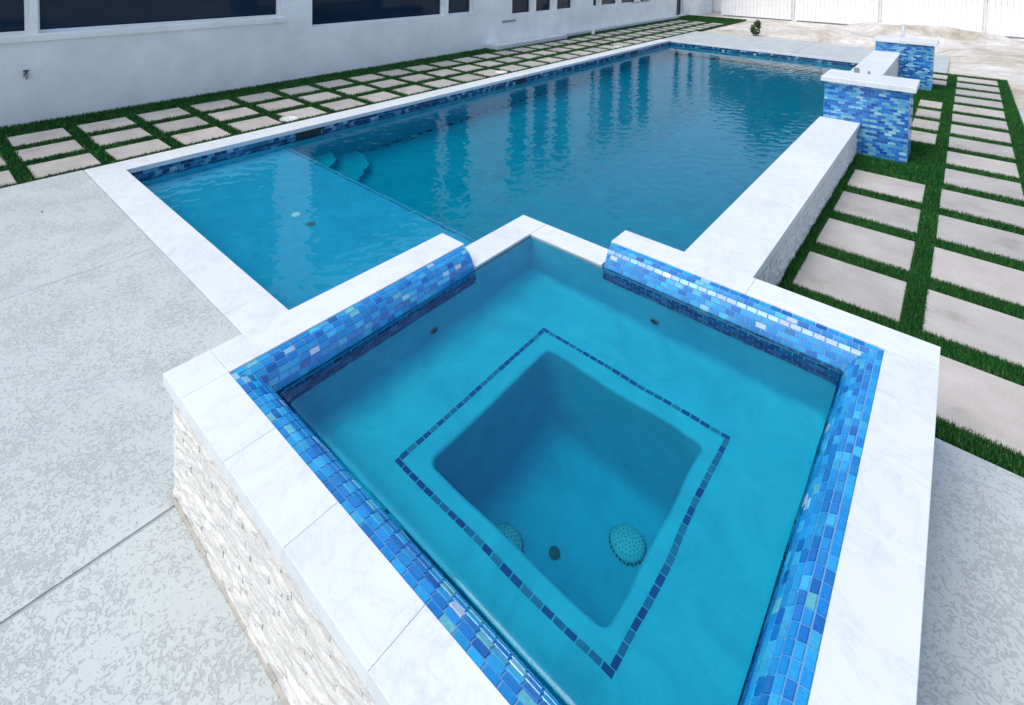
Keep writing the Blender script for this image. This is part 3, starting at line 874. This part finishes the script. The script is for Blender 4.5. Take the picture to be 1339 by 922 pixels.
pillar(YP, 'blue mosaic pillar with white cap nearer the spa', 1.985)
pillar(12.47, 'blue mosaic pillar with white cap at far end of pool', 2.015)

# small fittings on the nearer pillar cap and a white post behind the far one
m = MB(); m.cyl((0, 0, 0), .030, .05, 14); m.cyl((0, 0, .05), .022, .012, 14)
o = m.build('pipe_fitting', METAL, label='short grey pipe stub standing on the nearer pillar cap', cat='fitting'); o.location = (1.40, YP + .545, 0.91)
m = MB(); m.cyl((0, 0, 0), .016, .022, 10); m.cyl((0, 0, .022), .009, .018, 10)
o = m.build('pipe_fitting', METAL, label='tiny grey valve nub right of the pipe stub on pillar cap', cat='fitting'); o.location = (1.53, YP + .55, 0.91)
m = MB(); m.cyl((0, 0, 0), .028, 1.14, 14); m.cyl((0, 0, 1.14), .034, .02, 14)
o = m.build('standpipe', PLASTIC, label='thin white pipe standing behind the farther tiled pillar', cat='pipe'); o.location = (1.50, 13.3, 0)

# ------------------------------------------------------------------ skimmer lids in the turf
lid_lab = ['round white skimmer lid in turf nearest the pool corner', 'round white skimmer lid in turf halfway along the pool', 'round white skimmer lid in turf near the far pool end']
for ys, lb in zip((3.12, 7.86, 12.9), lid_lab):
    m = MB(); m.cyl((0, 0, -.02), .125, .034, 28, .123); m.cyl((0, 0, .014), .10, .003, 28, .097)
    o = m.build('skimmer_lid', PLASTIC, label=lb, cat='lid', group='skimmer lids along the left coping'); o.location = (-4.60, ys, 0)

# ------------------------------------------------------------------ house
HX, HT = -6.86, 4.25
house = empty('house', (HX, 11, 0), label='long pale stucco house wall with dark windows beside the pool', cat='house')
HB = (HX, 11, 0)
WIN = [(-4.2, -0.9, 1.2, 3.9), (-0.75, 0.62, 1.2, 3.9), (0.71, 4.22, 1.2, 3.9), (4.86, 8.42, .95, 3.9), (8.56, 9.46, .95, 3.9),
       (11.05, 12.02, .80, 3.9), (12.18, 13.08, .80, 3.9), (13.28, 14.25, .80, 3.9),
       (15.46, 15.86, .80, 3.9), (16.02, 17.25, .80, 3.9), (17.48, 18.75, .80, 3.9), (19.02, 20.3, .80, 3.9),
       (22.5, 23.35, .02, 3.6), (24.15, 25.0, .93, 3.6), (25.9, 26.3, .93, 3.6)]
yb = sorted({-8, 27.0} | {w[0] for w in WIN} | {w[1] for w in WIN}); m = MB()
for a, b in zip(yb[:-1], yb[1:]):
    w = [q for q in WIN if q[0] <= (a + b) / 2 <= q[1]]
    if not w: m.box((HX - .25, a, -.2), (HX, b, HT))
    else:
        w = w[0]
        m.box((HX - .25, a, -.2), (HX, b, w[2])); m.box((HX - .25, a, w[3]), (HX, b, HT))
child(m.build('wall', STUCCO, house), house, HB)
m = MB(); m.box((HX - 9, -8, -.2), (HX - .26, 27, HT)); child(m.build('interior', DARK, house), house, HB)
for (a, b, z0, z1) in WIN:
    fwid = .035; m = MB(); xa, xb = HX - .16, HX - .09
    m.box((xa, a, z0), (xb, a + fwid, z1)); m.box((xa, b - fwid, z0), (xb, b, z1)); m.box((xa, a + fwid, z0), (xb, b - fwid, z0 + fwid)); m.box((xa, a + fwid, z1 - fwid), (xb, b - fwid, z1))
    fr = child(m.build('window', FRAME, house), house, HB)
    m = MB(); m.box((xa + .025, a + fwid, z0 + fwid), (xa + .04, b - fwid, z1 - fwid)); child(m.build('pane', PANE, fr), fr, (0, 0, 0))
for (a, b, z) in ((-4.3, 4.3, 1.2),):
    m = MB(); m.box((HX - .088, a, z - .10), (HX + .035, b, z - .002), .012); child(m.build('sill', STUCCO, house), house, HB)
m = MB(); m.box((HX - 9.4, -8.4, HT), (HX + .10, 27.4, HT + .22)); ry = HT + .22
rf = child(m.build('fascia', FRAME, house), house, HB)
v = [(HX - 9.5, -8.5, ry), (HX + .14, -8.5, ry), (HX + .14, 27.5, ry), (HX - 9.5, 27.5, ry), (HX - 4.5, -4, ry + .5), (HX - 4.5, 23, ry + .5)]
child(put('roof', mesh('roof', v, [(0, 1, 4), (1, 2, 5, 4), (2, 3, 5), (3, 0, 4, 5), (3, 2, 1, 0)]), ROOF, house), house, HB)
m = MB(); m.box((HX + .002, 10.62, .62), (HX + .02, 11.2, .68)); child(m.build('weep_vent', METAL, house), house, HB)
m = MB(); m.box((HX + .002, 18.3, .80), (HX + .02, 19.8, .84)); child(m.build('weep_vent', METAL, house), house, HB)
m = MB(); m.box((HX + .002, 22.36, 0), (HX + .05, 22.47, HT - .01)); child(m.build('corner_trim', FRAME, house), house, HB)
# landing along the house
base = (-6.6, 16, 0)
ld = empty('landing', base, label='low pale concrete landing along the foot of the house', cat='slab')
m = MB(); m.box((HX, 9.95, -.05), (-6.42, 13.2, .115), .008); child(m.build('slab', CONC, ld), ld, base)
m = MB(); m.box((HX, 13.206, -.05), (-6.62, 22.3, .10), .008); child(m.build('slab', CONC, ld), ld, base)
m = MB(); m.cyl((0, 0, 0), .05, .22, 16); m.cyl((0, 0, .22), .056, .03, 16)
o = m.build('cleanout_pipe', PLASTIC, label='short white pipe standing in turf at the foot of the house wall', cat='pipe'); o.location = (-6.36, 14.62, -.012)
# outdoor faucet on the wall
fc = empty('faucet', (HX, 0.57, 0.66), label='small dark outdoor faucet on the stucco wall below the window', cat='faucet')
m = MB(); m.box((0, -.025, -.03), (.012, .025, .03)); m.box((.012, -.012, -.012), (.075, .012, .012)); m.box((.055, -.012, -.055), (.079, .012, -.012)); m.build('spout', METAL, fc)
m = MB(); m.cyl((.04, 0, .05), .034, .012, 14); m.cyl((.04, 0, .012), .007, .04, 8); m.build('handle', DARK, fc)

# ------------------------------------------------------------------ far side: dirt, fence, plants
def mound(name, c, rx, ry, h, seed, label, cat='mound', mat=DIRT, n=26):
    r = np.random.default_rng(seed); ph = r.uniform(0, 6.28, (6, 2)); kk = r.uniform(.8, 3.4, (6, 2))
    V, Fc = [], []
    for i in range(n + 1):
        for j in range(n + 1):
            u, w = i / n * 2 - 1, j / n * 2 - 1
            q = max(0, 1 - u * u) * max(0, 1 - w * w)
            z = h * q * (1 + .35 * sum(math.sin(kk[a, 0] * 3 * u + ph[a, 0]) * math.sin(kk[a, 1] * 3 * w + ph[a, 1]) for a in range(6)) / 2)
            V.append((u * rx, w * ry, max(-.02, z) + (-.03 if q == 0 else 0)))
    Fc = [(i * (n + 1) + j, (i + 1) * (n + 1) + j, (i + 1) * (n + 1) + j + 1, i * (n + 1) + j + 1) for i in range(n) for j in range(n)]
    o = put(name, mesh(name, V, Fc, True), mat, label=label, cat=cat); o.location = c; return o
mound('dirt_mound', (3.4, 19.5, -.06), 1.6, 2.6, .22, 1, 'low brown dirt heap right of the farther pillar')
mound('dirt_mound', (-0.6, 20.4, -.06), 2.2, 1.1, .26, 2, 'low sandy heap behind the far deck left of the farther pillar')
mound('dirt_mound', (1.2, 22.6, -.06), 3.2, 1.4, .40, 3, 'wide pale sand bank in front of the white fence')

def fence(x0, x1, y, label):
    base = ((x0 + x1) / 2, y, 0); t = empty('fence', base, label=label, cat='fence', group='white board fence panels')
    bw = 0.15; n = int((x1 - x0) / bw)
    bm = mesh('board', *box_vf((-.5, -.5, 0), (.5, .5, 1)))
    for i in range(n):
        o = put('board', bm, FENCE, t); o.location = (x0 + (i + .5) * bw - base[0], random.uniform(-.004, .004), 0)
        o.scale = (bw - .008, .022, 1.85 + random.uniform(-.01, .01))
    for z in (.25, .95, 1.6):
        m = MB(); m.box((x0 - base[0], .03, z), (x1 - base[0], .07, z + .09)); m.build('rail', FENCE, t)
    for x in (x0, x1):
        m = MB(); m.box((x - .05 - base[0], .075, -.1), (x + .05 - base[0], .175, 1.95)); m.build('post', FENCE, t)
FX = [-9, -6, -3, 0, 3, 6]
FL = ['white board fence panel beside the house corner', 'white board fence panel second from the house corner', 'white board fence panel behind the far deck',
      'white board fence panel behind the farther tiled pillar', 'white board fence panel at the right edge behind the dirt']
for i in range(5): fence(FX[i] + .06, FX[i + 1] - .06, 27.2 if i == 0 else 25.6, FL[i])

def leaves_mesh(name, cs, n, size, seed):
    r = np.random.default_rng(seed); V, Fc = [], []
    for (c, rad) in cs:
        k = int(n * (rad[0] * rad[1] * rad[2]) ** .66)
        for _ in range(k):
            dv = r.normal(size=3); dv /= np.linalg.norm(dv); q = r.uniform(.35, 1.0) ** .5
            p = np.array(c) + dv * q * np.array(rad)
            a = r.normal(size=3); a /= np.linalg.norm(a); b = np.cross(a, r.normal(size=3)); b /= np.linalg.norm(b); s = size * r.uniform(.6, 1.3)
            o = len(V); V += [tuple(p - a * s), tuple(p + b * s * .5), tuple(p + a * s), tuple(p - b * s * .5)]; Fc.append((o, o + 1, o + 2, o + 3))
    return mesh(name, V, Fc)
sb = empty('shrub', (-2.75, 19.0, -.06), label='small dark green shrub at the back edge of the far deck', cat='shrub')
put('foliage', leaves_mesh('foliage', [((0, 0, .22), (.16, .16, .2)), ((.05, .03, .4), (.1, .1, .14))], 9000, .045, 5), LEAF, sb)
m = MB(); m.cyl((0, 0, 0), .018, .25, 8, .01); m.build('stem', BARK, sb)
# far wood beyond the fence: seen as a green band in the pool's reflection
cs = []
rr_ = random.Random(11)
for i in range(34):
    x = -26 + i * 2.2 + rr_.uniform(-.8, .8); y = 52 + rr_.uniform(-4, 6); hgt = rr_.uniform(8, 13)
    for k in range(4):
        cs.append(((x + rr_.uniform(-1.2, 1.2), y + rr_.uniform(-1, 1), hgt * (.35 + .18 * k)), (rr_.uniform(1.6, 2.4), rr_.uniform(1.6, 2.2), rr_.uniform(1.5, 2.3))))
put('far_wood', leaves_mesh('far_wood', cs, 70, .55, 9), LEAF, kind='stuff', label='green belt of trees beyond the fence', cat='wood')

# a dry leaf lying on the deck
o = put('leaf', mesh('leaf', [(-.02, 0, .002), (0, -.008, .006), (.022, .002, .003), (.001, .009, .007)], [(0, 1, 2, 3)]), BARK, label='tiny dry leaf lying on the deck left of the pool corner', cat='leaf'); o.location = (-3.55, 0.18, .001)
